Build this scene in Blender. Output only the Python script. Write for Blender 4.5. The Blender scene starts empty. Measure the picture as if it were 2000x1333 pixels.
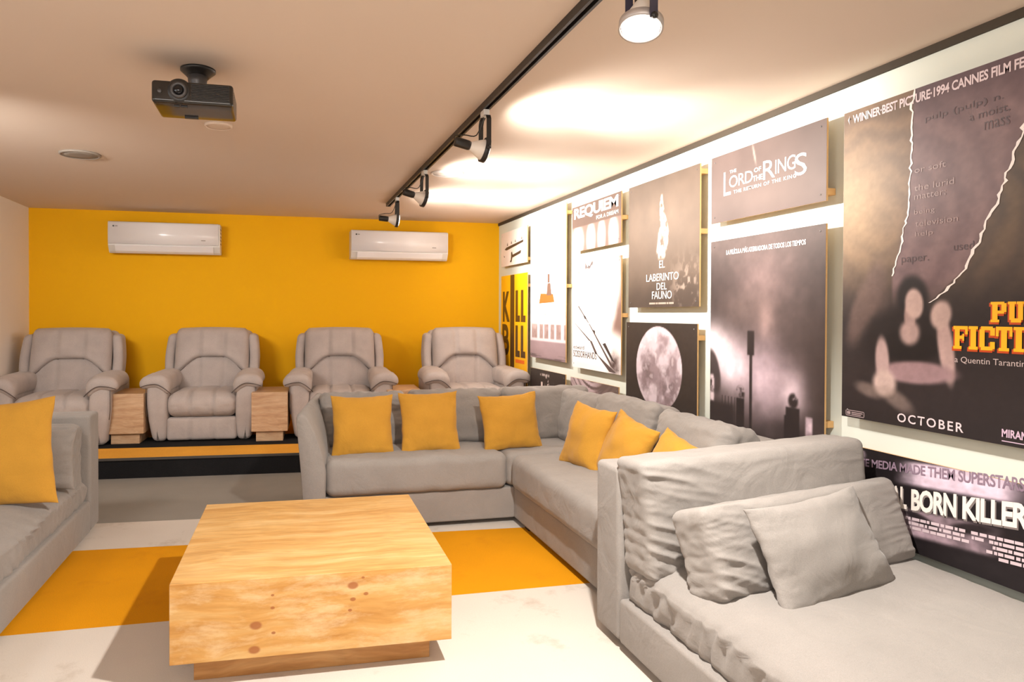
import bpy, bmesh, math, random
import numpy as np
from mathutils import Vector, Matrix, noise
from math import sin, cos, pi, exp

random.seed(7)
S = bpy.context.scene
COL = S.collection

# ------------------------------------------------------------------ camera, world, exposure
YAW, PITCH, ROLL = 0.2243, -0.0104, 0.0027
_r = Vector((cos(YAW), -sin(YAW), 0)); _f = Vector((sin(YAW), cos(YAW), 0)); _u = Vector((0, 0, 1))
_f2 = _f * cos(PITCH) + _u * sin(PITCH); _u2 = _u * cos(PITCH) - _f * sin(PITCH)
_r3 = _r * cos(ROLL) + _u2 * sin(ROLL); _u3 = _u2 * cos(ROLL) - _r * sin(ROLL)
cam = bpy.data.cameras.new('camera'); camo = bpy.data.objects.new('camera', cam); COL.objects.link(camo)
camo.matrix_world = Matrix(((_r3.x, _u3.x, -_f2.x, 0), (_r3.y, _u3.y, -_f2.y, 0), (_r3.z, _u3.z, -_f2.z, 1.25), (0, 0, 0, 1)))
cam.sensor_width = 36.0; cam.lens = 1325.63 / 2000 * 36
cam.shift_x = (1000 - 850.54) / 2000; cam.shift_y = -(666.5 - 626.77) / 2000
cam.clip_start = 0.05
S.camera = camo

W = bpy.data.worlds.new('world'); S.world = W; W.use_nodes = True
W.node_tree.nodes['Background'].inputs[0].default_value = (1.0, 0.9, 0.8, 1)
W.node_tree.nodes['Background'].inputs[1].default_value = 0.05
S.view_settings.view_transform = 'Standard'; S.view_settings.look = 'None'
S.view_settings.exposure = 0.20; S.view_settings.gamma = 1.0; S.view_settings.use_curve_mapping = False

WARM = (1.0, 0.945, 0.875)
def spot(name, loc, aim, power, angle, blend=0.6, radius=0.045, color=WARM):
    l = bpy.data.lights.new(name, 'SPOT'); l.energy = power; l.spot_size = math.radians(angle); l.spot_blend = blend
    l.shadow_soft_size = radius; l.color = color
    o = bpy.data.objects.new(name, l); COL.objects.link(o); o.location = loc
    o.rotation_euler = Vector(aim).normalized().to_track_quat('-Z', 'Y').to_euler(); return o
def area(name, loc, aim, power, sx, sy, color=WARM, spread=180):
    l = bpy.data.lights.new(name, 'AREA'); l.energy = power; l.shape = 'RECTANGLE'; l.size = sx; l.size_y = sy; l.color = color; l.spread = math.radians(spread)
    o = bpy.data.objects.new(name, l); COL.objects.link(o); o.location = loc
    o.rotation_euler = Vector(aim).normalized().to_track_quat('-Z', 'Y').to_euler(); return o

TX = 0.93                                     # x of the lighting track
spot('key_lamp_light', (TX - 0.03, 1.62, 1.98), (-0.22, 0.05, -1), 250, 150, 0.6, 0.03)
for _y, _p in ((3.05, 210), (4.42, 155), (5.50, 215)):
    spot('wall_lamp_light', (TX + 0.06, _y, 2.015), (1, 0, -0.16), _p, 86, 1.0, 0.05)     # beam
    spot('wall_lamp_spill', (TX + 0.06, _y, 2.015), (1, 0, -0.16), 58, 168, 1.0, 0.05)     # stray light of the same bulb
area('rear_fill_light', (-0.7, -1.5, 1.85), (0, 1, -0.12), 46, 2.6, 0.7, (1.0, 0.95, 0.9))  # added fill behind the camera to brighten the far end, not a ceiling fitting
area('left_fill_light', (-1.80, 3.2, 2.02), (0.36, 1, -0.34), 12, 0.9, 0.12, (1.0, 0.95, 0.89), 95)  # added unseen fill for the back left; there is no second track
area('left_high_light', (-2.2, 1.4, 1.95), (1, 0.25, -0.7), 14, 1.6, 0.3, (0.86, 0.93, 1.0))

# ------------------------------------------------------------------ helpers
def lin(c):
    return tuple(((v / 255) / 12.92 if v / 255 <= 0.04045 else ((v / 255 + 0.055) / 1.055) ** 2.4) for v in c)

def tag(o, label=None, cat=None, group=None, kind=None):
    if label: o['label'] = label
    if cat: o['category'] = cat
    if group: o['group'] = group
    if kind: o['kind'] = kind
    return o

def empty(name, loc=(0, 0, 0), rz=0, **k):
    o = bpy.data.objects.new(name, None); COL.objects.link(o); o.location = loc; o.rotation_euler = (0, 0, rz)
    o.empty_display_size = 0.1
    return tag(o, **k)

def link(name, me, mat, parent=None, world=False, smooth=True, loc=None, rot=None):
    """one mesh object; world=True: the vertices are in world space although it has a parent"""
    o = bpy.data.objects.new(name, me); COL.objects.link(o)
    if mat is not None: me.materials.append(mat)
    if smooth:
        for p in me.polygons: p.use_smooth = True
    if loc is not None: o.location = loc
    if rot is not None: o.rotation_euler = rot
    if parent is not None:
        o.parent = parent
        if world: o.matrix_parent_inverse = Matrix.Translation(-Vector(parent.location))
    return o

def mesh(name, v, f):
    me = bpy.data.meshes.new(name); me.from_pydata([tuple(p) for p in v], [], f); me.update(); return me

def rbox(size, r=0.03, n=(6, 6, 6), deform=None, center=(0, 0, 0), k=4):
    """rounded box as one welded quad mesh; deform(p, unit) -> p"""
    hx, hy, hz = [s / 2 for s in size]
    def axis(h, m):
        rr = min(r, h * 0.98)
        a = [-h + rr * (i / k) for i in range(k)]
        b = list(np.linspace(-h + rr, h - rr, m + 1))
        return a + b + [-x for x in reversed(a)]
    ax = [axis(h, m) for h, m in zip((hx, hy, hz), n)]
    N = [len(a) - 1 for a in ax]; H = (hx, hy, hz)
    idx = {}; V = []; F = []
    def vert(i, j, l):
        key = (i, j, l)
        if key in idx: return idx[key]
        p = Vector((ax[0][i], ax[1][j], ax[2][l]))
        rr = [min(r, h * 0.98) for h in H]
        inner = Vector([max(-h + q, min(h - q, c)) for c, h, q in zip(p, H, rr)])
        d = p - inner
        if d.length > 1e-9:
            dn = d.normalized(); q = Vector([inner[a] + dn[a] * rr[a] for a in range(3)])
        else: q = p
        u = Vector((q.x / hx, q.y / hy, q.z / hz))
        if deform: q = Vector(deform(q, u))
        idx[key] = len(V); V.append(q + Vector(center)); return idx[key]
    for a, b, c in ((0, 1, 2), (1, 2, 0), (2, 0, 1)):
        for side in (0, N[c]):
            for i in range(N[a]):
                for j in range(N[b]):
                    qs = []
                    for di, dj in ((0, 0), (1, 0), (1, 1), (0, 1)):
                        t = [0, 0, 0]; t[a] = i + di; t[b] = j + dj; t[c] = side; qs.append(vert(*t))
                    F.append(qs if side else qs[::-1])
    return mesh('rbox', V, F)

def box(lo, hi, bev=0.0):
    bm = bmesh.new(); bmesh.ops.create_cube(bm, size=1)
    for v in bm.verts: v.co = Vector([lo[i] + (v.co[i] + 0.5) * (hi[i] - lo[i]) for i in range(3)])
    if bev: bmesh.ops.bevel(bm, geom=bm.edges[:], offset=bev, segments=2, affect='EDGES', profile=0.5)
    me = bpy.data.meshes.new('box'); bm.to_mesh(me); bm.free(); return me

def bent(o):
    """flat shading for crisp boxes"""
    for p in o.data.polygons: p.use_smooth = False
    return o

def loft(rings, caps=True, closed=True):
    V = []; F = []; n = len(rings[0])
    for r in rings: V += [Vector(p) for p in r]
    for i in range(len(rings) - 1):
        for j in range(n if closed else n - 1):
            k = (j + 1) % n
            F.append((i * n + j, i * n + k, (i + 1) * n + k, (i + 1) * n + j))
    if caps:
        F.append(tuple(range(n - 1, -1, -1))); F.append(tuple((len(rings) - 1) * n + j for j in range(n)))
    me = mesh('loft', V, F)
    bm = bmesh.new(); bm.from_mesh(me); bmesh.ops.recalc_face_normals(bm, faces=bm.faces[:]); bm.to_mesh(me); bm.free()
    return me

def lathe(profile, n=32, axis='Z', center=(0, 0, 0)):
    """profile: list of (radius, height)"""
    rings = []
    for r, h in profile:
        ring = []
        for j in range(n):
            a = 2 * pi * j / n; p = Vector((r * cos(a), r * sin(a), h)); ring.append(p)
        rings.append(ring)
    me = loft(rings)
    M = Matrix.Identity(4)
    if axis == 'X': M = Matrix.Rotation(pi / 2, 4, 'Y')
    if axis == 'Y': M = Matrix.Rotation(pi / 2, 4, 'X')          # heights run towards -y
    me.transform(Matrix.Translation(center) @ M); return me

def tube(pts, r, n=8, closed=False):
    pts = [Vector(p) for p in pts]; rings = []
    for i, p in enumerate(pts):
        if closed: t = pts[(i + 1) % len(pts)] - pts[i - 1]
        else: t = pts[min(i + 1, len(pts) - 1)] - pts[max(i - 1, 0)]
        t.normalize(); a = t.cross(Vector((0, 0, 1)))
        if a.length < 1e-3: a = t.cross(Vector((0, 1, 0)))
        a.normalize(); b = t.cross(a)
        rings.append([p + a * r * cos(2 * pi * j / n) + b * r * sin(2 * pi * j / n) for j in range(n)])
    if closed: rings.append(rings[0])
    return loft(rings, caps=not closed)

def join(*ms):
    bm = bmesh.new()
    for m in ms: bm.from_mesh(m)
    me = bpy.data.meshes.new('joined'); bm.to_mesh(me); bm.free(); return me

def sm(a, b, x):
    t = max(0.0, min(1.0, (x - a) / (b - a))); return t * t * (3 - 2 * t)
def nz(x, y=0, z=0): return noise.noise(Vector((x, y, z)))

def copy_tree(o, parent=None):
    c = o.copy(); COL.objects.link(c)
    if parent is not None: c.parent = parent
    for ch in list(o.children): copy_tree(ch, c)
    return c

# ------------------------------------------------------------------ materials
def nodes(name):
    m = bpy.data.materials.new(name); m.use_nodes = True
    nt = m.node_tree; b = nt.nodes['Principled BSDF']; return m, nt, b

def fabric(name, rgb, var=0.10, weave=420, bump=0.25, rough=0.95, sheen=0.15, blotch=5, crease=0.0):
    m, nt, b = nodes(name); c = lin(rgb)
    tc = nt.nodes.new('ShaderNodeTexCoord')
    n1 = nt.nodes.new('ShaderNodeTexNoise'); n1.inputs['Scale'].default_value = weave; n1.inputs['Detail'].default_value = 3
    n2 = nt.nodes.new('ShaderNodeTexNoise'); n2.inputs['Scale'].default_value = blotch; n2.inputs['Detail'].default_value = 4
    nt.links.new(tc.outputs['Object'], n1.inputs['Vector']); nt.links.new(tc.outputs['Object'], n2.inputs['Vector'])
    r1 = nt.nodes.new('ShaderNodeMapRange'); r1.inputs[1].default_value = .3; r1.inputs[2].default_value = .7
    r1.inputs[3].default_value = 1 - var; r1.inputs[4].default_value = 1 + var
    r2 = nt.nodes.new('ShaderNodeMapRange'); r2.inputs[1].default_value = .3; r2.inputs[2].default_value = .7
    r2.inputs[3].default_value = 1 - var * .6; r2.inputs[4].default_value = 1 + var * .6
    nt.links.new(n1.outputs[0], r1.inputs[0]); nt.links.new(n2.outputs[0], r2.inputs[0])
    mu = nt.nodes.new('ShaderNodeMath'); mu.operation = 'MULTIPLY'
    nt.links.new(r1.outputs[0], mu.inputs[0]); nt.links.new(r2.outputs[0], mu.inputs[1])
    vm = nt.nodes.new('ShaderNodeVectorMath'); vm.operation = 'SCALE'; vm.inputs[0].default_value = c
    nt.links.new(mu.outputs[0], vm.inputs['Scale']); nt.links.new(vm.outputs[0], b.inputs['Base Color'])
    bp = nt.nodes.new('ShaderNodeBump'); bp.inputs['Strength'].default_value = bump; bp.inputs['Distance'].default_value = 0.0012
    nt.links.new(n1.outputs[0], bp.inputs['Height'])
    if crease:
        n3 = nt.nodes.new('ShaderNodeTexNoise'); n3.inputs['Scale'].default_value = 7; n3.inputs['Detail'].default_value = 3; n3.inputs['Distortion'].default_value = 1.2
        nt.links.new(tc.outputs['Object'], n3.inputs['Vector'])
        b3 = nt.nodes.new('ShaderNodeBump'); b3.inputs['Strength'].default_value = crease; b3.inputs['Distance'].default_value = 0.02
        nt.links.new(n3.outputs[0], b3.inputs['Height']); nt.links.new(b3.outputs[0], bp.inputs['Normal'])
    nt.links.new(bp.outputs[0], b.inputs['Normal'])
    b.inputs['Roughness'].default_value = rough; b.inputs['Sheen Weight'].default_value = sheen
    b.inputs['Specular IOR Level'].default_value = 0.15
    return m

def plain(name, rgb, rough=0.5, metal=0.0, spec=0.5, bump=0, bscale=60):
    m, nt, b = nodes(name); b.inputs['Base Color'].default_value = (*lin(rgb), 1)
    b.inputs['Roughness'].default_value = rough; b.inputs['Metallic'].default_value = metal; b.inputs['Specular IOR Level'].default_value = spec
    tc = nt.nodes.new('ShaderNodeTexCoord'); n1 = nt.nodes.new('ShaderNodeTexNoise'); n1.inputs['Scale'].default_value = bscale
    nt.links.new(tc.outputs['Object'], n1.inputs['Vector'])
    if bump:
        bp = nt.nodes.new('ShaderNodeBump'); bp.inputs['Strength'].default_value = bump; bp.inputs['Distance'].default_value = 0.002
        nt.links.new(n1.outputs[0], bp.inputs['Height']); nt.links.new(bp.outputs[0], b.inputs['Normal'])
    else:
        r = nt.nodes.new('ShaderNodeMapRange'); r.inputs[3].default_value = max(0, rough - .05); r.inputs[4].default_value = min(1, rough + .05)
        nt.links.new(n1.outputs[0], r.inputs[0]); nt.links.new(r.outputs[0], b.inputs['Roughness'])
    return m

def glow(name, rgb, strength):
    m, nt, b = nodes(name); b.inputs['Base Color'].default_value = (0.9, 0.9, 0.9, 1)
    b.inputs['Emission Color'].default_value = (*rgb, 1); b.inputs['Emission Strength'].default_value = strength; return m

def wood(name, dark, mid, light, scale=1.0, knots=(), vein=0.5, pale=None, rough=0.45):
    """pine / plywood: grain along object X, knots given in object space"""
    m, nt, b = nodes(name); L = nt.links
    tc = nt.nodes.new('ShaderNodeTexCoord')
    mp = nt.nodes.new('ShaderNodeMapping'); mp.inputs['Scale'].default_value = (1.6 * scale, 14 * scale, 16 * scale)
    wn = nt.nodes.new('ShaderNodeTexNoise'); wn.inputs['Scale'].default_value = 3.0 * scale; wn.inputs['Detail'].default_value = 2
    L.new(tc.outputs['Object'], wn.inputs['Vector'])
    wm = nt.nodes.new('ShaderNodeVectorMath'); wm.operation = 'SCALE'; wm.inputs['Scale'].default_value = 0.09 / scale
    L.new(wn.outputs['Color'], wm.inputs[0])
    wa = nt.nodes.new('ShaderNodeVectorMath'); wa.operation = 'ADD'
    L.new(tc.outputs['Object'], wa.inputs[0]); L.new(wm.outputs[0], wa.inputs[1]); L.new(wa.outputs[0], mp.inputs[0])
    n1 = nt.nodes.new('ShaderNodeTexNoise'); n1.inputs['Scale'].default_value = 1.6; n1.inputs['Detail'].default_value = 6; n1.inputs['Roughness'].default_value = .62
    L.new(mp.outputs[0], n1.inputs['Vector'])
    mp2 = nt.nodes.new('ShaderNodeMapping'); mp2.inputs['Scale'].default_value = (7 * scale, 90 * scale, 90 * scale); L.new(wa.outputs[0], mp2.inputs[0])
    n2 = nt.nodes.new('ShaderNodeTexNoise'); n2.inputs['Scale'].default_value = 1.5; n2.inputs['Detail'].default_value = 3; L.new(mp2.outputs[0], n2.inputs['Vector'])
    cr = nt.nodes.new('ShaderNodeValToRGB'); e = cr.color_ramp.elements
    e[0].position = .28; e[0].color = (*lin(dark), 1); e[1].position = .72; e[1].color = (*lin(light), 1)
    k = e.new(.48); k.color = (*lin(mid), 1)
    L.new(n1.outputs[0], cr.inputs[0])
    r2 = nt.nodes.new('ShaderNodeMapRange'); r2.inputs[1].default_value = .35; r2.inputs[2].default_value = .75; r2.inputs[3].default_value = 1.0; r2.inputs[4].default_value = 1 - vein * .35
    L.new(n2.outputs[0], r2.inputs[0])
    vm = nt.nodes.new('ShaderNodeVectorMath'); vm.operation = 'SCALE'; L.new(cr.outputs[0], vm.inputs[0]); L.new(r2.outputs[0], vm.inputs['Scale'])
    out = vm.outputs[0]
    if pale:
        n3 = nt.nodes.new('ShaderNodeTexNoise'); n3.inputs['Scale'].default_value = 3.2; n3.inputs['Detail'].default_value = 7; n3.inputs['Roughness'].default_value = .7
        mp3 = nt.nodes.new('ShaderNodeMapping'); mp3.inputs['Scale'].default_value = (1.3, 4, 4.5); L.new(wa.outputs[0], mp3.inputs[0]); L.new(mp3.outputs[0], n3.inputs['Vector'])
        r3 = nt.nodes.new('ShaderNodeMapRange'); r3.inputs[1].default_value = .46; r3.inputs[2].default_value = .80; L.new(n3.outputs[0], r3.inputs[0])
        mx = nt.nodes.new('ShaderNodeMix'); mx.data_type = 'RGBA'; L.new(r3.outputs[0], mx.inputs['Factor'])
        L.new(out, mx.inputs['A']); mx.inputs['B'].default_value = (*lin(pale), 1); out = mx.outputs['Result']
    for (kx, ky, kz, kr) in knots:
        sb = nt.nodes.new('ShaderNodeVectorMath'); sb.operation = 'SUBTRACT'; L.new(tc.outputs['Object'], sb.inputs[0]); sb.inputs[1].default_value = (kx, ky, kz)
        sc = nt.nodes.new('ShaderNodeVectorMath'); sc.operation = 'MULTIPLY'; L.new(sb.outputs[0], sc.inputs[0]); sc.inputs[1].default_value = (0.68, 1, 1)
        ln = nt.nodes.new('ShaderNodeVectorMath'); ln.operation = 'LENGTH'; L.new(sc.outputs[0], ln.inputs[0])
        rr = nt.nodes.new('ShaderNodeMapRange'); rr.inputs[1].default_value = kr * .75; rr.inputs[2].default_value = kr * 1.15; rr.inputs[3].default_value = .85; rr.inputs[4].default_value = 0
        L.new(ln.outputs['Value'], rr.inputs[0])
        mx = nt.nodes.new('ShaderNodeMix'); mx.data_type = 'RGBA'; L.new(rr.outputs[0], mx.inputs['Factor']); L.new(out, mx.inputs['A'])
        mx.inputs['B'].default_value = (*lin((150, 88, 48)), 1); out = mx.outputs['Result']
    L.new(out, b.inputs['Base Color'])
    bp = nt.nodes.new('ShaderNodeBump'); bp.inputs['Strength'].default_value = .12; bp.inputs['Distance'].default_value = .001
    L.new(n2.outputs[0], bp.inputs['Height']); L.new(bp.outputs[0], b.inputs['Normal'])
    b.inputs['Roughness'].default_value = rough; b.inputs['Specular IOR Level'].default_value = 0.35
    return m

def carpet(name, rgb, stain=None, amount=0.0, var=0.12):
    m = fabric(name, rgb, var=var, weave=260, bump=0.35, rough=1.0, sheen=0.0, blotch=2.2)
    if stain:
        nt = m.node_tree; b = nt.nodes['Principled BSDF']; src = b.inputs['Base Color'].links[0].from_socket
        tc = nt.nodes.new('ShaderNodeTexCoord'); n = nt.nodes.new('ShaderNodeTexNoise'); n.inputs['Scale'].default_value = 2.6
        n.inputs['Detail'].default_value = 8; n.inputs['Roughness'].default_value = .7; nt.links.new(tc.outputs['Object'], n.inputs['Vector'])
        r = nt.nodes.new('ShaderNodeMapRange'); r.inputs[1].default_value = .56; r.inputs[2].default_value = .74; r.inputs[4].default_value = amount
        nt.links.new(n.outputs[0], r.inputs[0])
        mx = nt.nodes.new('ShaderNodeMix'); mx.data_type = 'RGBA'; nt.links.new(r.outputs[0], mx.inputs['Factor']); nt.links.new(src, mx.inputs['A'])
        mx.inputs['B'].default_value = (*lin(stain), 1); nt.links.new(mx.outputs['Result'], b.inputs['Base Color'])
    return m

def print_mat():
    m, nt, b = nodes('printed_poster'); a = nt.nodes.new('ShaderNodeAttribute'); a.attribute_name = 'ink'
    nt.links.new(a.outputs['Color'], b.inputs['Base Color']); b.inputs['Roughness'].default_value = .45; b.inputs['Specular IOR Level'].default_value = .28
    return m

M = dict(
    ceiling=plain('ceiling_paint', (226, 208, 192), .9, bump=.05, bscale=90),
    wall_l=plain('cream_wall_paint', (240, 230, 220), .9, bump=.05, bscale=90),
    wall_r=plain('pale_grey_wall_paint', (216, 221, 212), .85, bump=.05, bscale=90),
    wall_b=plain('mustard_wall_paint', (244, 182, 10), .8, bump=.08, bscale=70, spec=.25),
    grey=fabric('grey_sofa_fabric', (140, 134, 129), blotch=4, crease=.35),
    recl=fabric('recliner_fabric', (178, 167, 162), blotch=7, var=.12, crease=.2),
    pipe=plain('dark_piping', (92, 82, 78), .8),
    yellow=fabric('mustard_cushion_fabric', (184, 135, 50), var=.08, blotch=8, crease=.25),
    c_grey=carpet('grey_carpet', (138, 133, 126)), c_white=carpet('white_carpet', (202, 193, 183), (140, 118, 96), .55, .05),
    c_yellow=carpet('yellow_carpet', (208, 140, 12), (180, 112, 20), .5, .10), c_black=carpet('black_carpet', (30, 29, 30), var=.3),
    c_orange=carpet('orange_carpet', (222, 160, 60)),
    edge=plain('dark_rubber_edge', (70, 64, 58), .7),
    black=plain('black_metal', (34, 31, 29), .4), blackp=plain('black_plastic', (26, 25, 25), .32), shade=plain('dark_shadow_gap', (62, 52, 40), .8),
    white=plain('white_plastic', (244, 241, 242), .2), whiteb=plain('offwhite_plastic', (222, 218, 212), .4),
    greyd=plain('grey_grille', (150, 140, 130), .7), glass=plain('frosted_bulb_glass', (238, 230, 220), .3),
    lens=plain('lens_glass', (16, 16, 20), .05), silver=plain('silver_ring', (150, 150, 152), .35, metal=.8),
    board=plain('poster_board_edge', (206, 164, 110), .7), batten=plain('pine_batten', (214, 170, 112), .7), printm=print_mat(),
    bulb=glow('lit_bulb', (1.0, .93, .84), 14.0), bulb_dim=glow('lit_bulb_wall', (1.0, .9, .78), 10.0),
    ringd=plain('dark_metal_ring', (84, 82, 82), .4, metal=.5), gloss=plain('glossy_black_plastic', (34, 31, 28), .16, spec=.6), ringw=plain('pale_metal_ring', (190, 182, 178), .4, metal=.3), violet=plain('dark_violet_metal', (62, 58, 74), .45),
    foot=plain('black_foot', (25, 24, 23), .5),
)

# ------------------------------------------------------------------ room shell
XL, XR, YB, YF, ZC = -2.293, 2.309, 7.03, -2.2, 2.229
def struct(name, lo, hi, m, **k):
    return tag(bent(link(name, box(lo, hi), m)), kind='structure', **k)
floor = struct('floor', (XL - .1, YF - .1, -.12), (XR + .1, YB + .1, -.004), M['c_grey'], label='striped carpet floor of the room')
struct('ceiling', (XL - .1, YF - .1, ZC), (XR + .1, YB + .1, ZC + .1), M['ceiling'], label='plain off-white ceiling')
struct('wall_back', (XL, YB, -.1), (XR, YB + .1, ZC), M['wall_b'], label='mustard yellow back wall')
struct('wall_left', (XL - .1, YF, -.1), (XL, YB, ZC), M['wall_l'], label='cream left wall')
struct('wall_right', (XR, YF, -.1), (XR + .1, YB, ZC), M['wall_r'], label='pale right wall hung with posters')
struct('wall_front', (XL, YF - .1, -.1), (XR, YF, ZC), M['wall_l'], label='wall behind the viewer')
struct('trim_1', (XR - .012, YF, ZC - .030), (XR, YB, ZC), M['shade'], label='dark strip standing in for the shadow gap along the top of the right wall')  # solid strip; the gap's shade is put into its dark colour

def strip(x0, x1, ya, yb, m, z0=-.004, z1=0.0, parent=floor, name='carpet_strip'):
    """ya, yb: (y at x0, y at x1) of the near and far edge"""
    v = [(x0, ya[0], z0), (x1, ya[1], z0), (x1, yb[1], z0), (x0, yb[0], z0), (x0, ya[0], z1), (x1, ya[1], z1), (x1, yb[1], z1), (x0, yb[0], z1)]
    f = [(0, 3, 2, 1), (4, 5, 6, 7), (0, 1, 5, 4), (1, 2, 6, 5), (2, 3, 7, 6), (3, 0, 4, 7)]
    return link(name, mesh(name, v, f), m, parent, smooth=False)
def sl(y0, s): return (y0 + s * XL, y0 + s * XR)
YC, Yb_, Ya_ = sl(2.908, -.005), sl(3.82, -.055), sl(4.288, -.062)
strip(XL, XR, (YF, YF), YC, M['c_white'])['label'] = 'off-white stained carpet strip in the foreground'
strip(XL, XR, YC, Yb_, M['c_yellow'])['label'] = 'mustard yellow carpet strip'
strip(XL, XR, Yb_, Ya_, M['c_white'])['label'] = 'narrow off-white carpet strip'
strip(XL, XR, Ya_, sl(5.46, -.06), M['c_grey'])['label'] = 'grey carpet strip before the step'

# raised platform
ZP = 0.156
plat = tag(strip(XL, XR, sl(5.425, -.06), (YB, YB), M['c_black'], 0.0, ZP - .012, None, 'platform'), kind='structure', label='raised black carpeted step for the recliner row')
strip(XL, XR, sl(5.412, -.06), sl(5.425, -.06), M['edge'], ZP - .018, ZP, plat, 'step_nosing')
strip(XL, XR, sl(5.425, -.06), sl(5.80, -.075), M['c_orange'], ZP - .012, ZP, plat, 'carpet_strip')['label'] = 'orange carpet strip on the step edge'
strip(XL, XR, sl(5.80, -.075), sl(6.29, -.06), M['c_black'], ZP - .012, ZP, plat, 'carpet_strip')['label'] = 'black carpet strip on the step'
strip(XL, XR, sl(6.29, -.06), (YB, YB), M['c_yellow'], ZP - .012, ZP, plat, 'carpet_strip')['label'] = 'yellow carpet strip along the back wall'

# ------------------------------------------------------------------ coffee table and side tables
kn = [(-.20, -.476, .20, .014), (-.205, -.476, .118, .0135), (.125, -.476, .31, .013), (.125, -.476, .262, .007), (.17, -.476, .278, .006),
      (-.145, -.476, .255, .005), (-.142, -.476, .17, .005), (.115, -.476, .225, .005), (-.145, -.476, .298, .004), (.16, -.476, .335, .004)]
W_TABLE = wood('pine_plywood', (176, 122, 58), (198, 148, 82), (214, 178, 122), .8, kn, .35, (222, 196, 156))
W_BASE = wood('pine_base', (160, 108, 58), (182, 132, 78), (204, 160, 106), .8)
W_TOP = wood('pine_plywood_top', (182, 134, 76), (200, 156, 96), (214, 178, 124), .8, (), .7)
W_SIDE = wood('pale_oak', (176, 136, 102), (198, 160, 124), (212, 180, 146), 1.3, (), .5)
ct = empty('coffee_table', (.1297, 2.8175, 0), -.0229, label='large low square pine coffee table in the middle of the carpet', cat='table')
bent(link('tabletop_block', box((-.475, -.4765, .0907), (.475, .4765, .3584), .002), W_TABLE, ct))
_tb = ct.children[0].data; _tb.materials.append(W_TOP)
for _p in _tb.polygons: _p.material_index = 1 if _p.normal.z > .9 else 0
bent(link('base', box((-.408, -.409, 0), (.408, .409, .0907), .002), W_BASE, ct))['label'] = 'recessed darker plinth'

def side_table(loc, label, w=.30):
    t = empty('side_table', loc, -.06, label=label, cat='table', group='wooden side tables between the recliners')
    bent(link('tabletop_block', box((-w / 2, 0, .088), (w / 2, .47, .42), .003), W_SIDE, t))
    bent(link('base', box((-w / 2 + .035, .035, 0), (w / 2 - .04, .43, .088), .002), W_SIDE, t)); return t
st = side_table((-1.262, 6.045, ZP), 'block side table between the leftmost recliner and the second recliner')
st2 = copy_tree(st); st2.location = (-.092, 5.93, ZP); st2['label'] = 'block side table between the second and third recliners from the left'
st3 = copy_tree(st); st3.location = (1.06, 5.87, ZP); st3['label'] = 'block side table mostly hidden behind the corner sofa back, only its top showing'

# ------------------------------------------------------------------ recliners
def groove(u, at=(-.33, .33), w=.04, d=.018):
    return sum(d * exp(-((u - a) / w) ** 2) for a in at)

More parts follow.
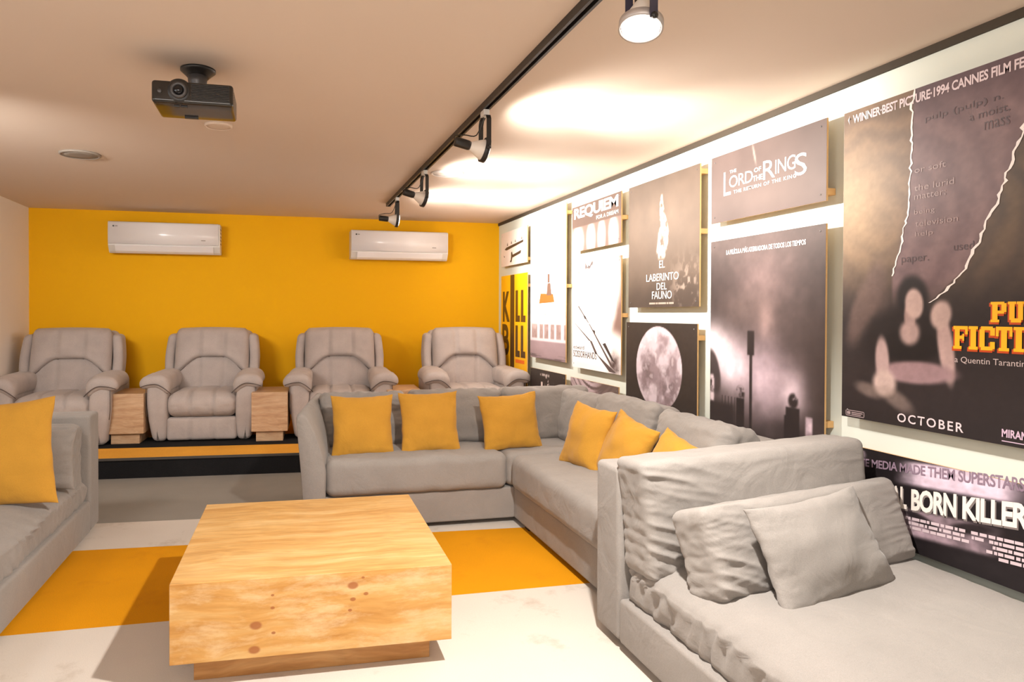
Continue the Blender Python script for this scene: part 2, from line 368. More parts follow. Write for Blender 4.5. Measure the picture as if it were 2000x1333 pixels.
def make_recliner():
    R = empty('recliner', (0, 0, 0), 0, cat='recliner', group='row of four recliners on the step')
    m = M['recl']
    bent(link('base', box((-.30, .12, .0), (.30, .72, .22)), M['foot'], R))
    # back shell
    def dshell(p, u):
        p.y += .16 * (p.z / .43) * .5 + .0
        return p
    link('back_shell', rbox((.70, .14, .80), .06, (6, 3, 8), dshell, (0, .73, .53)), m, R)
    # seat and footrest
    def dseat(p, u):
        if u.z > 0: p.z += .022 * (1 - u.x ** 2) * (1 - min(1, abs(u.y)) ** 4)
        g = groove(u.x) * (1 if (u.z > .3 or u.y < -.3) else 0)
        if u.z > .3: p.z -= g
        if u.y < -.3: p.y += g + .006 * nz(u.x * 5, u.z * 4)
        if u.y < -.9: p.y -= .018 * (1 - u.z ** 2)
        return p
    link('seat', rbox((.585, .60, .205), .085, (26, 10, 4), dseat, (0, .29, .307)), m, R)
    def dfoot(p, u):
        if u.y < -.3: p.y += groove(u.x) - .012 * (1 - u.x ** 2) * (1 - u.z ** 2)
        return p
    link('footrest', rbox((.575, .09, .195), .03, (26, 2, 6), dfoot, (0, .055, .108)), m, R)
    # lower back cushion, leaning
    def lean(y, z): return y + (z - .40) * .26
    def dlow(p, u):
        p.y = p.y + (p.z) * .26
        if u.y < -.2:
            p.y += groove(u.x, w=.04, d=.014) - .03 * (1 - u.x ** 2) * (1 - .5 * u.z ** 2)
        return p
    link('lower_back', rbox((.63, .13, .40), .05, (26, 3, 8), dlow, (0, .60, .57)), m, R)
    # headrest: upper cushion with arched lower edge
    nu, nv = 34, 18; V = []; F = []
    def outline(u):
        a = abs(u)
        bot = .525 + .155 * (1 - sm(.30, 1.05, a))
        top = .962 - .012 * a * a - .05 * max(0, (a - .86) / .14) ** 2.2
        return bot, top
    for side in (0, 1):
        for i in range(nu + 1):
            u = -1 + 2 * i / nu; bot, top = outline(u)
            for j in range(nv + 1):
                t = j / nv; z = bot + (top - bot) * t
                e = max(0, (1 - abs(u) ** 7)) ** .5 * max(0, (1 - abs(2 * t - 1) ** 5)) ** .5
                g = groove(u, (-.31, .33), .05, .026) * (1 if t > 0.02 else 0)
                x = u * (.333 - .004 * t)
                y0 = lean(.47, z)
                if side == 0:
                    y = y0 + .03 - e * (.085 + .02 * (1 - t)) + g * e + .005 * e * nz(u * 3, t * 6, 1) * 1.5
                else: y = y0 + .03 + e * .05
                V.append((x, y, z))
    n1 = (nu + 1) * (nv + 1)
    for side in (0, 1):
        for i in range(nu):
            for j in range(nv):
                a = side * n1 + i * (nv + 1) + j; q = (a, a + nv + 1, a + nv + 2, a + 1); F.append(q if side == 0 else q[::-1])
    me = mesh('head', V, F); bm = bmesh.new(); bm.from_mesh(me); bmesh.ops.remove_doubles(bm, verts=bm.verts[:], dist=.0004); bm.to_mesh(me); bm.free()
    link('headrest', me, m, R)
    pts = []
    for i in range(25):
        u = -.97 + 1.94 * i / 24; bt, _t = outline(u); pts.append((u * .333, lean(.47, bt) + .012, bt + .006))
    link('piping', tube(pts, .004, 6), M['pipe'], R)
    for s in (-1, 1):
        def dw(p, u):
            p.y += (p.z) * .26; p.x += s * (.012 * (1 - u.z ** 2)); p.x -= s * .012 * max(0, u.z)
            return p
        link('side_wing', rbox((.085, .20, .42), .038, (3, 5, 8), dw, (s * .366, .66, .69)), m, R)
    for s in (-1, 1):
        def dp(p, u):
            k = (u.z + 1) / 2
            if u.x * s > 0: p.x += s * (-.045 * (1 - k) ** 1.3 + .012 * sin(pi * k))
            else: p.x -= s * .015 * sin(pi * k)
            if u.y < 0: p.y -= .02 * sin(pi * k) - .015 * (1 - k)
            return p
        ap = link('arm_panel', rbox((.155, .74, .50), .04, (4, 8, 10), dp, (s * .368, .375, .255)), m, R)
        def dpad(p, u):
            t = (u.y + 1) / 2                          # 0 front, 1 back
            fr = 1 - sm(0, .55, t)
            w = u.x * s                                # 1 outer, -1 inner
            p.z += .012 * (1 - u.x ** 2) - .012 * fr
            if w > 0: p.x += s * .025 * fr * w
            if w < -.1 and u.z < .2: p.z -= .07 * (-w) * (1.0 - .3 * fr) * (.2 - u.z) / 1.2
            p.z -= .02 * max(0, w) ** 2 * (1 - fr)
            if u.y < -.6: p.z -= .028 * w * w * (1 if w < 0 else .35)
            p.z += .004 * nz(u.x * 2 + s, u.y * 7)
            return p
        pad = link('arm_pad', rbox((.225, .62, .115), .055, (8, 14, 4), dpad, (s * .368, .285, .515)), m, R)
        pts = []
        for i in range(15):
            w = -1 + 2 * i / 14
            pts.append((s * (.368 + .12 * w), -.030 + .028 * abs(w) ** 3 - .0, .497 - .085 * max(0, -w) ** 1.6 - .028 * max(0, w) ** 2.2))
        link('piping', tube(pts, .0035, 6), M['pipe'], pad)
        pts = [(s * .445, -.004 + .0 * z, z) for z in (.46, .4, .3)] + [(s * .436, .001, .22)]
        link('piping', tube(pts, .003, 6), M['pipe'], ap)
    return R
rec = make_recliner()
spots = [(-1.800, 5.98, 'leftmost recliner, beside the cream left wall'), (-.655, 6.05, 'second recliner from the left, fully visible between two side tables'),
         (.52, 5.97, 'third recliner from the left, its seat hidden by the corner sofa'), (1.752, 5.93, 'rightmost recliner, in the corner beside the poster wall')]
for i, (x, y, lab) in enumerate(spots):
    o = rec if i == 0 else copy_tree(rec)
    o.location = (x, y, ZP); o.rotation_euler = (0, 0, 0 if i == 0 else -.06); o['label'] = 'taupe ' + lab

# ------------------------------------------------------------------ soft cushions
def cush_mesh(w, t, h, seed=0, r=.05, n=(36, 8, 26), puff=.03, wr=.010, sag=.0, folds=None, slump=0.0):
    """boxy stuffed cushion, local x width, y thickness (front is -y), z height, origin bottom centre"""
    def d(p, u):
        k = (1 - min(1, abs(u.x)) ** 2.5) * (1 - min(1, abs(u.z)) ** 2.5)
        p.y += (1 if u.y > 0 else -1) * abs(u.y) * puff * k
        # corners pulled in a little, edges bowed
        p.z += -sag * (1 - u.x ** 2) * max(0, u.z)
        p.x -= .02 * u.x * (1 - u.z ** 2) * .5
        a = nz(u.x * 2.2 + seed, u.z * 2.2, u.y + seed * 3)
        b_ = 1 - abs(nz(u.x * 3.2 + u.z * 1.2 + seed * 2, u.z * 6 - u.x * 1.5, seed + u.y)) * 2
        edge = max(abs(u.x), abs(u.z)) ** 3
        f = wr * (a * .8 + .9 * edge * b_)
        p.y += (1 if u.y > 0 else -1) * f * abs(u.y)
        p.x += wr * .8 * nz(u.z * 5 + seed, u.y * 3) * abs(u.x) ** 4
        p.z += wr * .9 * nz(u.x * 5 + seed * 5, u.y * 3) * abs(u.z) ** 4
        if folds: p = folds(p, u)
        p.y += slump * (1 - u.z) * .5
        p.z += h / 2
        return p
    return rbox((w, t, h), r, n, d)

def pillow_mesh(w, h, t, seed=0, n=40, pinch=.085, wr=.013, drop=.0):
    """thin-edged scatter pillow, local xz plane, front -y, origin at bottom centre"""
    V = []; F = []
    for side in (-1, 1):
        for i in range(n + 1):
            for j in range(n + 1):
                u = -1 + 2 * i / n; v = -1 + 2 * j / n
                # finer sampling near the rim
                u = sin(u * pi / 2); v = sin(v * pi / 2)
                x = u * (1 - pinch * (1 - v * v)) * w / 2
                z = v * (1 - pinch * (1 - u * u)) * h / 2
                e = (max(0, 1 - u * u) ** .55) * (max(0, 1 - v * v) ** .55)
                rim = max(abs(u), abs(v))
                rid = 1 - 2 * abs(nz(u * 2.5 + seed, v * 5 + seed * 2, side * 2 + seed))
                rid2 = 1 - 2 * abs(nz(u * 5 + seed * 3, v * 2.5, side + seed))
                y = side * (t / 2 * e) + side * wr * e ** .5 * (.8 * nz(u * 2 + seed, v * 2, seed) + rid * rim ** 4 * .9 * abs(u) + rid2 * rim ** 4 * .9 * abs(v))
                z += -drop * (1 - u * u) * max(0, v) * .5
                x += .006 * nz(v * 3 + seed, 4) * abs(u) ** 6; z += .006 * nz(u * 3 + seed, 9) * abs(v) ** 6
                y += .012 * nz(u * 1.2 + seed * 7, v * 1.2)
                V.append((x, y, z + h / 2))
    n1 = (n + 1) ** 2
    for s in (0, 1):
        for i in range(n):
            for j in range(n):
                a = s * n1 + i * (n + 1) + j; q = (a, a + n + 1, a + n + 2, a + 1); F.append(q if s == 0 else q[::-1])
    me = mesh('pillow', V, F); bm = bmesh.new(); bm.from_mesh(me); bmesh.ops.remove_doubles(bm, verts=bm.verts[:], dist=.0004); bm.to_mesh(me); bm.free()
    return me

def R3(rz, tilt=0, roll=0): return (Matrix.Rotation(rz, 4, 'Z') @ Matrix.Rotation(-tilt, 4, 'X') @ Matrix.Rotation(roll, 4, 'Y')).to_euler()

# ------------------------------------------------------------------ corner sofa
G = M['grey']
sofa = empty('corner_sofa', (1.2, 4.1, 0), 0, label='grey L-shaped corner sofa behind the coffee table', cat='sofa')
def part(name, me, m=G, par=sofa, **k): return link(name, me, m, par, world=True, **k)
part('base', rbox((1.14, .76, .185), .012, (4, 4, 2), None, (.80, 4.225, .122)))
part('base', rbox((.84, 2.11, .185), .012, (4, 4, 2), None, (1.783, 3.545, .122)))
for x, y in ((.30, 3.98), (1.22, 4.05), (1.42, 2.60), (1.42, 3.70), (.30, 4.5), (2.1, 4.5), (2.1, 2.6)):
    part('foot', box((x - .03, y - .03, 0), (x + .03, y + .03, .035)), M['foot'], smooth=False)
part('back_frame', rbox((2.0, .17, .62), .035, (8, 3, 6), None, (1.25, 4.565, .34)))
part('back_frame', rbox((.15, 2.12, .64), .035, (3, 8, 6), None, (2.17, 3.55, .355)))
# slanted left arm
prof = [(.128, .025), (.236, .025), (.240, .24), (.243, .36), (.228, .45), (.205, .53), (.178, .60), (.152, .655), (.132, .685), (.110, .697), (.088, .692), (.080, .672), (.084, .62), (.095, .50), (.108, .35), (.120, .18)]
cx_ = sum(p[0] for p in prof) / len(prof); cz_ = sum(p[1] for p in prof) / len(prof)
rings = []
for t, sc_ in ((0, .90), (.006, .965), (.02, 1), (.25, 1), (.5, 1), (.75, 1), (.98, 1), (1, .93)):
    rings.append([((cx_ + (x - cx_) * sc_) + .15 * t * (.55 + .45 * z / .7), 3.785 + .85 * t, max(.025, cz_ + (z - cz_) * sc_) + .02 * t * (z / .7)) for x, z in prof])
part('arm', loft(rings))
# seat cushions
def seat_mesh(w, d, h, seed, r=.045, n=(30, 16, 4), crown=.012, wr=.006, dip=None, edge=None):
    def f(p, u):
        if u.z > 0:
            p.z += crown * (1 - u.x ** 2) * (1 - u.y ** 2) + wr * nz(u.x * w * 5 + seed, u.y * d * 6, seed) + wr * .8 * (1 - 2 * abs(nz(u.x * w * 3 + seed, u.y * d * 9 + 3, 2))) * sm(.3, .9, abs(u.y))
        p.y += wr * .7 * nz(u.x * w * 7 + seed, u.z * 1.5, 5) * abs(u.y) ** 3
        p.x += wr * .7 * nz(u.y * d * 7 + seed, u.z * 1.5, 8) * abs(u.x) ** 3
        if edge: p = edge(p, u)
        return p
    return rbox((w, d, h), r, n, f)
def at(me, c): me.transform(Matrix.Translation(c)); return me
part('seat_cushion', at(seat_mesh(1.065, .66, .205, 1, r=.05, wr=.010), (.778, 4.13, .318)))
part('seat_cushion', at(seat_mesh(.86, .62, .195, 2), (1.74, 4.14, .318)))
part('seat_cushion', at(seat_mesh(.82, 1.325, .20, 3, r=.05, n=(16, 34, 4)), (1.738, 3.155, .312)))
# back cushions (three along the back, three along the right)
def bcush(name, w, t, h, seed, loc, rz, tilt, par=sofa, roll=0, **k):
    me = cush_mesh(w, t, h, seed, **k); me.transform(Matrix.Translation(loc) @ R3(rz, tilt, roll).to_matrix().to_4x4())
    return part(name, me, G, par)
bcush('back_cushion', .56, .19, .345, 11, (.515, 4.30, .40), 0, .20, wr=.016)
bcush('back_cushion', .63, .19, .355, 12, (1.115, 4.29, .40), 0, .20, wr=.012)
bcush('back_cushion', .63, .19, .36, 13, (1.735, 4.28, .40), -.02, .20, wr=.012)
bcush('back_cushion', .50, .17, .35, 14, (1.88, 4.02, .40), -pi / 2 + .12, .22, wr=.012)
bcush('back_cushion', .66, .18, .375, 15, (1.90, 3.50, .40), -pi / 2, .22, wr=.014)
bcush('back_cushion', .58, .18, .36, 16, (1.90, 2.86, .40), -pi / 2, .24, wr=.014)

def scatter(w, h, t, seed, loc, rz, tilt, label, roll=0, m=None, cat='cushion', group='mustard scatter cushions', name='scatter_cushion', **k):
    o = link(name, pillow_mesh(w, h, t, seed, **k), m or M['yellow'])
    o.location = loc; o.rotation_euler = R3(rz, tilt, roll); return tag(o, label, cat, group)
scatter(.375, .365, .13, 1, (.475, 3.985, .405), 0, .22, 'mustard scatter cushion nearest the left arm of the corner sofa', .0)
scatter(.370, .375, .13, 2, (.885, 3.985, .405), 0, .22, 'mustard scatter cushion second from the left along the corner sofa back', -.015)
scatter(.385, .355, .14, 3, (1.405, 3.97, .405), 0, .25, 'mustard scatter cushion third from the left, slightly tilted, near the sofa corner', -.06)
scatter(.32, .36, .13, 4, (1.59, 3.45, .400), -1.27, .30, 'mustard scatter cushion just right of the sofa corner, on the right-hand run', .08)
scatter(.35, .35, .15, 5, (1.66, 3.22, .39), -1.40, .40, 'mustard scatter cushion in the middle of the right-hand run of the corner sofa', .22)
scatter(.34, .34, .14, 6, (1.67, 2.80, .375), -1.45, .42, 'mustard scatter cushion mostly hidden behind the near daybed backrest', .20)

# ------------------------------------------------------------------ near daybed (right foreground)
day = empty('daybed', (1.75, 1.2, 0), 0, label='grey daybed in the right foreground with its backrest towards the corner sofa', cat='daybed')
part('base', rbox((1.02, 2.6, .165), .014, (4, 8, 2), None, (1.735, .995, .112)), par=day)
for x, y in ((1.30, 2.4), (2.2, 2.4), (1.30, .2), (2.2, .2), (1.30, 1.3)):
    part('foot', box((x - .03, y - .03, 0), (x + .03, y + .03, .032)), M['foot'], par=day, smooth=False)
def dpan(p, u):
    k = (u.z + 1) / 2
    p.z += .006 * (u.x + 1) / 2 * max(0, u.z)
    if u.y < 0: p.y += .01 * k
    return p
part('backrest_panel', rbox((1.03, .19, .645), .02, (10, 3, 8), dpan, (1.74, 2.392, .352)), par=day)
def medge(p, u):
    # rounded, gathered left edge of the mattress
    L = max(0, -u.x) ** 10
    wv = (1 - abs(sin(p.y * 46 + 1.1 * u.z + 4 * nz(p.y * 4, u.z * .4, 3)))) * (.8 + 1.2 * nz(p.y * 6, 2, u.z * .6)) + .4 * nz(p.y * 22 - u.z, 1, 7)
    p.x += L * .016 * wv
    if u.z > 0: p.z += -.045 * sm(.70, 1.0, -u.x) * min(1, u.z * 1.2)
    return p
part('mattress', at(seat_mesh(.99, 2.50, .185, 5, r=.032, n=(28, 130, 6), crown=.008, wr=.004, edge=medge), (1.741, 1.03, .280)), par=day)

def fold_left(p, u):
    # diagonal pulls fanning out from the upper left corner of the cushion
    k = exp(-((u.x + 1.0) / .50) ** 2) * (1 - .5 * max(0, u.z - .5))
    q = p.z + (.22 + .30 * (1 - u.z) * .5) * (p.x + .45)
    ph = q * 62 + 3.2 * nz(p.x * 3, p.z * 3.5, 2); ph2 = q * 105 - p.x * 9 + 2.5 * nz(p.x * 4, p.z * 5, 7)
    r1 = (1 - abs(sin(ph)) ** .8) * (.55 + .9 * nz(q * 6, p.x * 2, 4)); r2 = (1 - abs(sin(ph2))) * (.4 + nz(q * 9, p.x * 3, 9))
    sgn = 1 if u.y < 0 else .4
    p.y -= k * (.016 * (r1 - .3) + .007 * (r2 - .3)) * sgn
    p.x += .004 * (r1 - .3) * max(0, -u.x) ** 8
    return p
bcush('back_cushion', .945, .20, .415, 21, (1.712, 2.20, .338), 0, .08, par=day, roll=-.055, n=(84, 10, 60), puff=.018, wr=.004, r=.034, folds=fold_left)
o = link('loose_cushion', cush_mesh(.93, .17, .29, 22, n=(80, 10, 52), puff=.020, wr=.005, r=.034, folds=fold_left), G)
o.location = (1.765, 1.965, .345); o.rotation_euler = R3(.17, .34, -.02)
tag(o, 'long grey loose cushion slumped against the near daybed back cushion', 'cushion')
scatter(.55, .33, .13, 23, (1.72, 1.775, .35), .22, .46, 'small grey throw pillow at the front of the near daybed cushions', -.03, G, group='grey loose pillows', name='throw_pillow', n=44, wr=.012)

# ------------------------------------------------------------------ left daybed
dayl = empty('daybed', (-1.65, 2.4, 0), 0, label='grey daybed along the left edge of the room holding the big mustard cushion', cat='daybed')
part('base', rbox((1.20, 4.3, .175), .014, (4, 8, 2), None, (-1.634, 1.963, .112)), par=dayl)
part('backrest_panel', rbox((1.20, .18, .655), .02, (8, 3, 6), None, (-1.634, 4.205, .352)), par=dayl)
for x, y in ((-1.1, 4.2), (-2.2, 4.2), (-1.1, 2.2), (-2.2, 2.2)):
    part('foot', box((x - .03, y - .03, 0), (x + .03, y + .03, .03)), M['foot'], par=dayl, smooth=False)
def medge2(p, u):
    L = max(0, u.x) ** 10
    wv = (1 - abs(sin(p.y * 46 + 1.1 * u.z + 4 * nz(p.y * 4, u.z * .4, 13)))) * (.8 + 1.2 * nz(p.y * 6, 2, u.z * .6)) + .4 * nz(p.y * 22 - u.z, 1, 17)
    p.x += L * .016 * wv
    if u.z > 0: p.z += -.045 * sm(.72, 1.0, u.x) * min(1, u.z * 1.2)
    return p
part('mattress', at(seat_mesh(1.17, 4.15, .18, 6, r=.032, n=(26, 170, 6), crown=.008, wr=.005, edge=medge2), (-1.645, 2.03, .275)), par=dayl)
bcush('back_cushion', 1.14, .17, .45, 31, (-1.63, 4.00, .195), 0, .04, par=dayl, wr=.008)
scatter(.46, .31, .13, 32, (-1.255, 3.80, .345), -.05, .14, 'small grey pillow behind the big mustard cushion on the left daybed', 0, G, group='grey loose pillows', name='throw_pillow')
scatter(.52, .50, .15, 33, (-1.27, 3.46, .345), .05, .14, 'big mustard cushion at the left edge of the picture', -.06)

# ------------------------------------------------------------------ air conditioners
def ac_unit(x0, x1, z0, label):
    w = x1 - x0; A = empty('air_conditioner', ((x0 + x1) / 2, YB, z0), 0, label=label, cat='air conditioner', group='wall air conditioners')
    def ext(prof, a, b):
        rs = []
        for x in (a, b): rs.append([(x, y, z) for y, z in prof])
        return loft(rs)
    body = [(0, .29), (-.185, .29), (-.198, .28), (-.195, .07), (-.16, .015), (-.135, 0), (0, .01)]
    bent(link('body', ext(body, -w / 2, w / 2), M['whiteb'], A))
    fr = [(-.19, .293), (-.203, .287), (-.209, .27), (-.2115, .18), (-.208, .085), (-.198, .082), (-.19, .1)]
    o = link('front_panel', ext(fr, -w / 2 + .002, w / 2 - .014), M['white'], A)
    for p in o.data.polygons: p.use_smooth = len(p.vertices) == 4
    lv = [(-.203, .072), (-.206, .066), (-.176, .018), (-.15, .003), (-.146, .008), (-.172, .026)]
    bent(link('louver', ext(lv, -w / 2 + .06, w / 2 - .06), M['white'], A))
    for i in range(5):
        z = .10 + i * .035
        link('side_vent', box((w / 2, -.15, z), (w / 2 + .002, -.05, z + .012)), M['greyd'], A, smooth=False)
    link('emblem', lathe([(.005, 0), (.008, .001), (.008, .002), (.005, .0025)], 12, 'Y', (-w / 2 + .05, -.2105, .247)), M['blackp'], A)
    link('emblem', box((-w / 2 + .064, -.2122, .243), (-w / 2 + .085, -.209, .250)), M['greyd'], A, smooth=False)
    link('indicator', box((w / 2 - .17, -.2128, .125), (w / 2 - .13, -.2105, .131)), M['greyd'], A, smooth=False)
    return A
ac_unit(-1.565, -.570, 1.812, 'white wall air conditioner on the left half of the mustard wall')
ac_unit(.690, 1.690, 1.798, 'white wall air conditioner on the right half of the mustard wall')

# ------------------------------------------------------------------ projector
pj = empty('projector', (-.318, 2.66, 2.020), 0, label='black ceiling projector hanging from a round mount', cat='projector')
bx = rbox((.288, .215, .082), .012, (4, 4, 2), None, (0, .107, .045)); link('body', bx, M['gloss'], pj)
link('lens_surround', lathe([(.046, 0), (.046, .004), (.038, .010), (.030, .011)], 32, 'Y', (-.048, .008, .050)), M['black'], pj)
link('lens', lathe([(.030, 0), (.030, .012), (.021, .018), (.019, .012), (.001, .010)], 28, 'Y', (-.048, 0, .050)), M['ringd'], pj)
link('lens_glass', lathe([(.018, 0), (.014, .006), (.001, .008)], 24, 'Y', (-.048, -.012, .050)), M['lens'], pj)
link('sensor', lathe([(.008, 0), (.008, .004), (.005, .005)], 16, 'Y', (-.115, 0, .045)), M['ringd'], pj)
for i in range(10):
    link('vent_slat', box((-.005, -.003, .018 + i * .0062), (.13, .001, .0212 + i * .0062)), M['black'], pj, smooth=False)
for i in range(6):
    link('vent_slat', box((.1435, .03, .018 + i * .009), (.1455, .17, .0215 + i * .009)), M['greyd'], pj, smooth=False)
for a, b in ((-.07, -.05), (-.045, -.022)):
    link('foot', box((a, .03, -.001), (b, .04, .005)), M['black'], pj, smooth=False)
link('foot', box((-.05, .17, -.002), (.0, .185, .005)), M['black'], pj, smooth=False)
link('ceiling_plate', lathe([(.068, .2088), (.068, .201), (.062, .196), (.045, .180), (.036, .170)], 36, 'Z', (-.006, .225, 0)), M['black'], pj)
link('stem', lathe([(.038, .175), (.036, .150), (.030, .120), (.030, .100), (.046, .086)], 28, 'Z', (-.006, .205, 0)), M['ringd'], pj)
for dx, dy in ((-.11, -.08), (.08, -.09), (-.09, .02), (.07, .03)):
    link('mount_arm', tube([(-.006, .200, .102), (-.006 + dx * .6, .180 + dy * .6, .108), (-.006 + dx, .165 + dy, .086)], .006, 8), M['black'], pj)

# ------------------------------------------------------------------ ceiling fittings
def disc(name, loc, r, h, m, rim, label, cat):
    o = empty(name, loc, 0, label=label, cat=cat)
    link('rim', lathe([(r, 0), (r, -h * .6), (r * .94, -h), (r * .88, -h), (r * .86, -h * .7)], 40, 'Z'), rim, o)
    link('cover', lathe([(r * .86, -h * .2), (r * .86, -h * .75), (r * .5, -h * .9), (.002, -h * .95)], 40, 'Z'), m, o); return o
disc('ceiling_speaker', (-1.205, 4.575, ZC), .118, .012, M['greyd'], M['greyd'], 'round grey ceiling grille left of the projector', 'speaker')
disc('ceiling_cover', (-.315, 3.70, ZC), .070, .014, M['ceiling'], M['ceiling'], 'small round white ceiling cover just behind the projector', 'cover')
disc('ceiling_speaker', (1.13, 4.60, ZC), .115, .008, M['white'], M['white'], 'round white ceiling grille right of the lighting track', 'speaker')

# ------------------------------------------------------------------ track and spotlights
trk = empty('lighting_track', (TX, 2.5, ZC), 0, label='black lighting track running along the ceiling', cat='track')
bent(link('rail', join(box((-.0185, -4.2, -.030), (-.008, 3.46, 0)), box((.008, -4.2, -.030), (.0185, 3.46, 0)), box((-.008, -4.2, -.012), (.008, 3.46, 0))), M['black'], trk))
bent(link('conductor_strip', box((-.006, -4.19, -.016), (-.002, 3.45, -.012)), M['silver'], trk))
bent(link('end_cap', box((-.020, 3.46, -.031), (.020, 3.475, 0)), M['black'], trk))

def spotlight(y, axis, label, lit, rz=0.0, ring=None, arm=None):
    """axis: aim of the lamp in local space; the yoke's arms stand apart along local y"""
    L = empty('track_spotlight', (TX, y, ZC - .030), rz, label=label, cat='spotlight', group='spotlights on the ceiling track')
    link('adapter', box((-.014, -.03, -.028), (.014, .03, .0), .003), M['whiteb'], L, smooth=False)
    hw = .062; PV = Vector((.0, 0, -.185))
    for s in (-1, 1):
        pts = [(0, s * .012, -.026), (0, s * hw * .8, -.036), (0, s * hw, -.055), (0, s * hw, -.12), (0, s * hw, -.190)]
        rs = [[(x - .011, y_, z - .0 * s), (x + .011, y_, z), (x + .011, y_ + .003 * s, z + .002), (x - .011, y_ + .003 * s, z + .002)] for x, y_, z in pts]
        link('yoke_arm', loft(rs), arm or M['black'], L, smooth=False)
        link('pivot_knob', lathe([(.009, 0), (.009, -.006 * s), (.006, -.009 * s)], 14, 'Y', (0, s * (hw + .003), -.185)), M['black'], L)
    q = Vector(axis).normalized().to_track_quat('Z', 'Y').to_matrix().to_4x4(); T = Matrix.Translation(PV) @ q
    def lp(prof, n=32):
        me = lathe(prof, n); me.transform(T); return me
    link('holder_ring', lp([(.052, -.012), (.0575, -.012), (.0575, .010), (.052, .010), (.052, -.012)]), ring or M['black'], L)
    sh = link('bulb', lp([(.018, -.075), (.022, -.068), (.036, -.040), (.050, -.010), (.0515, .004), (.050, .008)]), M['glass'], L)
    link('bulb_face', lp([(.050, .006), (.046, .013), (.030, .017), (.001, .0185)]), lit, sh)['label'] = 'glowing bulb face'
    link('socket', lp([(.012, -.150), (.021, -.148), (.0225, -.142), (.0225, -.082), (.019, -.072)]), M['black'], L)
    end = T @ Vector((0, 0, -.148)); top = Vector((-.006, .0, -.032))
    c = [top, top.lerp(end, .25) + Vector((0, 0, -.055)), top.lerp(end, .65) + Vector((0, 0, -.01)), end + Vector((0, 0, .025)), end]
    pts = []
    for i in range(17):
        t = i / 16 * 4; k = min(3, int(t)); f_ = t - k
        p0, p1, p2, p3 = c[max(0, k - 1)], c[k], c[k + 1], c[min(4, k + 2)]
        pts.append(.5 * ((2 * p1) + (p2 - p0) * f_ + (2 * p0 - 5 * p1 + 4 * p2 - p3) * f_ ** 2 + (3 * p1 - p0 - 3 * p2 + p3) * f_ ** 3))
    link('cord', tube(pts, .0028, 6), M['blackp'], L)
    return L
spotlight(1.64, (-.22, -.24, -1), 'lit spotlight nearest the camera, its bright bulb face turned down', M['bulb'], .0, M['ringw'], M['violet'])
spotlight(3.05, (1, 0, -.24), 'second spotlight along the track, aimed at the poster wall', M['bulb_dim'])
spotlight(4.42, (1, .02, -.26), 'third spotlight along the track, aimed at the poster wall', M['bulb_dim'], .08)
spotlight(5.50, (1, .02, -.10), 'last spotlight at the far end of the track, over the right air conditioner', M['bulb_dim'], -.05)
#POSTERS
# ------------------------------------------------------------------ poster boards on the right wall
PX = XR - .060                                # plane of the printed faces
def ss(a, b, x):
    t = np.clip((x - a) / (b - a), 0, 1); return t * t * (3 - 2 * t)
def Gs(u, v, cu, cv, su, sv, rot=0):
    c, s = cos(rot), sin(rot); x = (u - cu) * c + (v - cv) * s; y = -(u - cu) * s + (v - cv) * c
    return np.exp(-(x / su) ** 2 - (y / sv) ** 2)
def El(u, v, cu, cv, a, b, rot=0, soft=.15):
    c, s = cos(rot), sin(rot); x = (u - cu) * c + (v - cv) * s; y = -(u - cu) * s + (v - cv) * c
    return 1 - ss(1 - soft, 1 + soft, np.sqrt((x / a) ** 2 + (y / b) ** 2))
def Bx(u, v, u0, u1, v0, v1, soft=.006):
    return ss(u0 - soft, u0 + soft, u) * (1 - ss(u1 - soft, u1 + soft, u)) * ss(v0 - soft, v0 + soft, v) * (1 - ss(v1 - soft, v1 + soft, v))
def vnoise(x, y, seed=0):
    xi = np.floor(x).astype(np.int64); yi = np.floor(y).astype(np.int64); fx = x - xi; fy = y - yi
    fx = fx * fx * (3 - 2 * fx); fy = fy * fy * (3 - 2 * fy)
    def h(a, b):
        n = (a * 374761393 + b * 668265263 + seed * 982451653) & 0x7fffffff
        n = ((n ^ (n >> 13)) * 1274126177) & 0x7fffffff; n = n ^ (n >> 16)
        return (n & 0xffff) / 65535.0
    return (h(xi, yi) * (1 - fx) + h(xi + 1, yi) * fx) * (1 - fy) + (h(xi, yi + 1) * (1 - fx) + h(xi + 1, yi + 1) * fx) * fy
def fbm(x, y, seed=0, o=4):
    t = 0; a = .5
    for i in range(o): t = t + a * vnoise(x * 2 ** i, y * 2 ** i, seed + i); a *= .5
    return t / (1 - .5 ** o)
class Ink:
    def __init__(s, u, v, base): s.u = u; s.v = v; s.c = np.ones((len(u), 3)) * np.array(base, float)
    def mix(s, m, col):
        m = np.clip(m, 0, 1)[:, None]; s.c = s.c * (1 - m) + np.array(col, float) * m; return s
    def mul(s, k): s.c = s.c * np.clip(k, 0, 3)[:, None]; return s

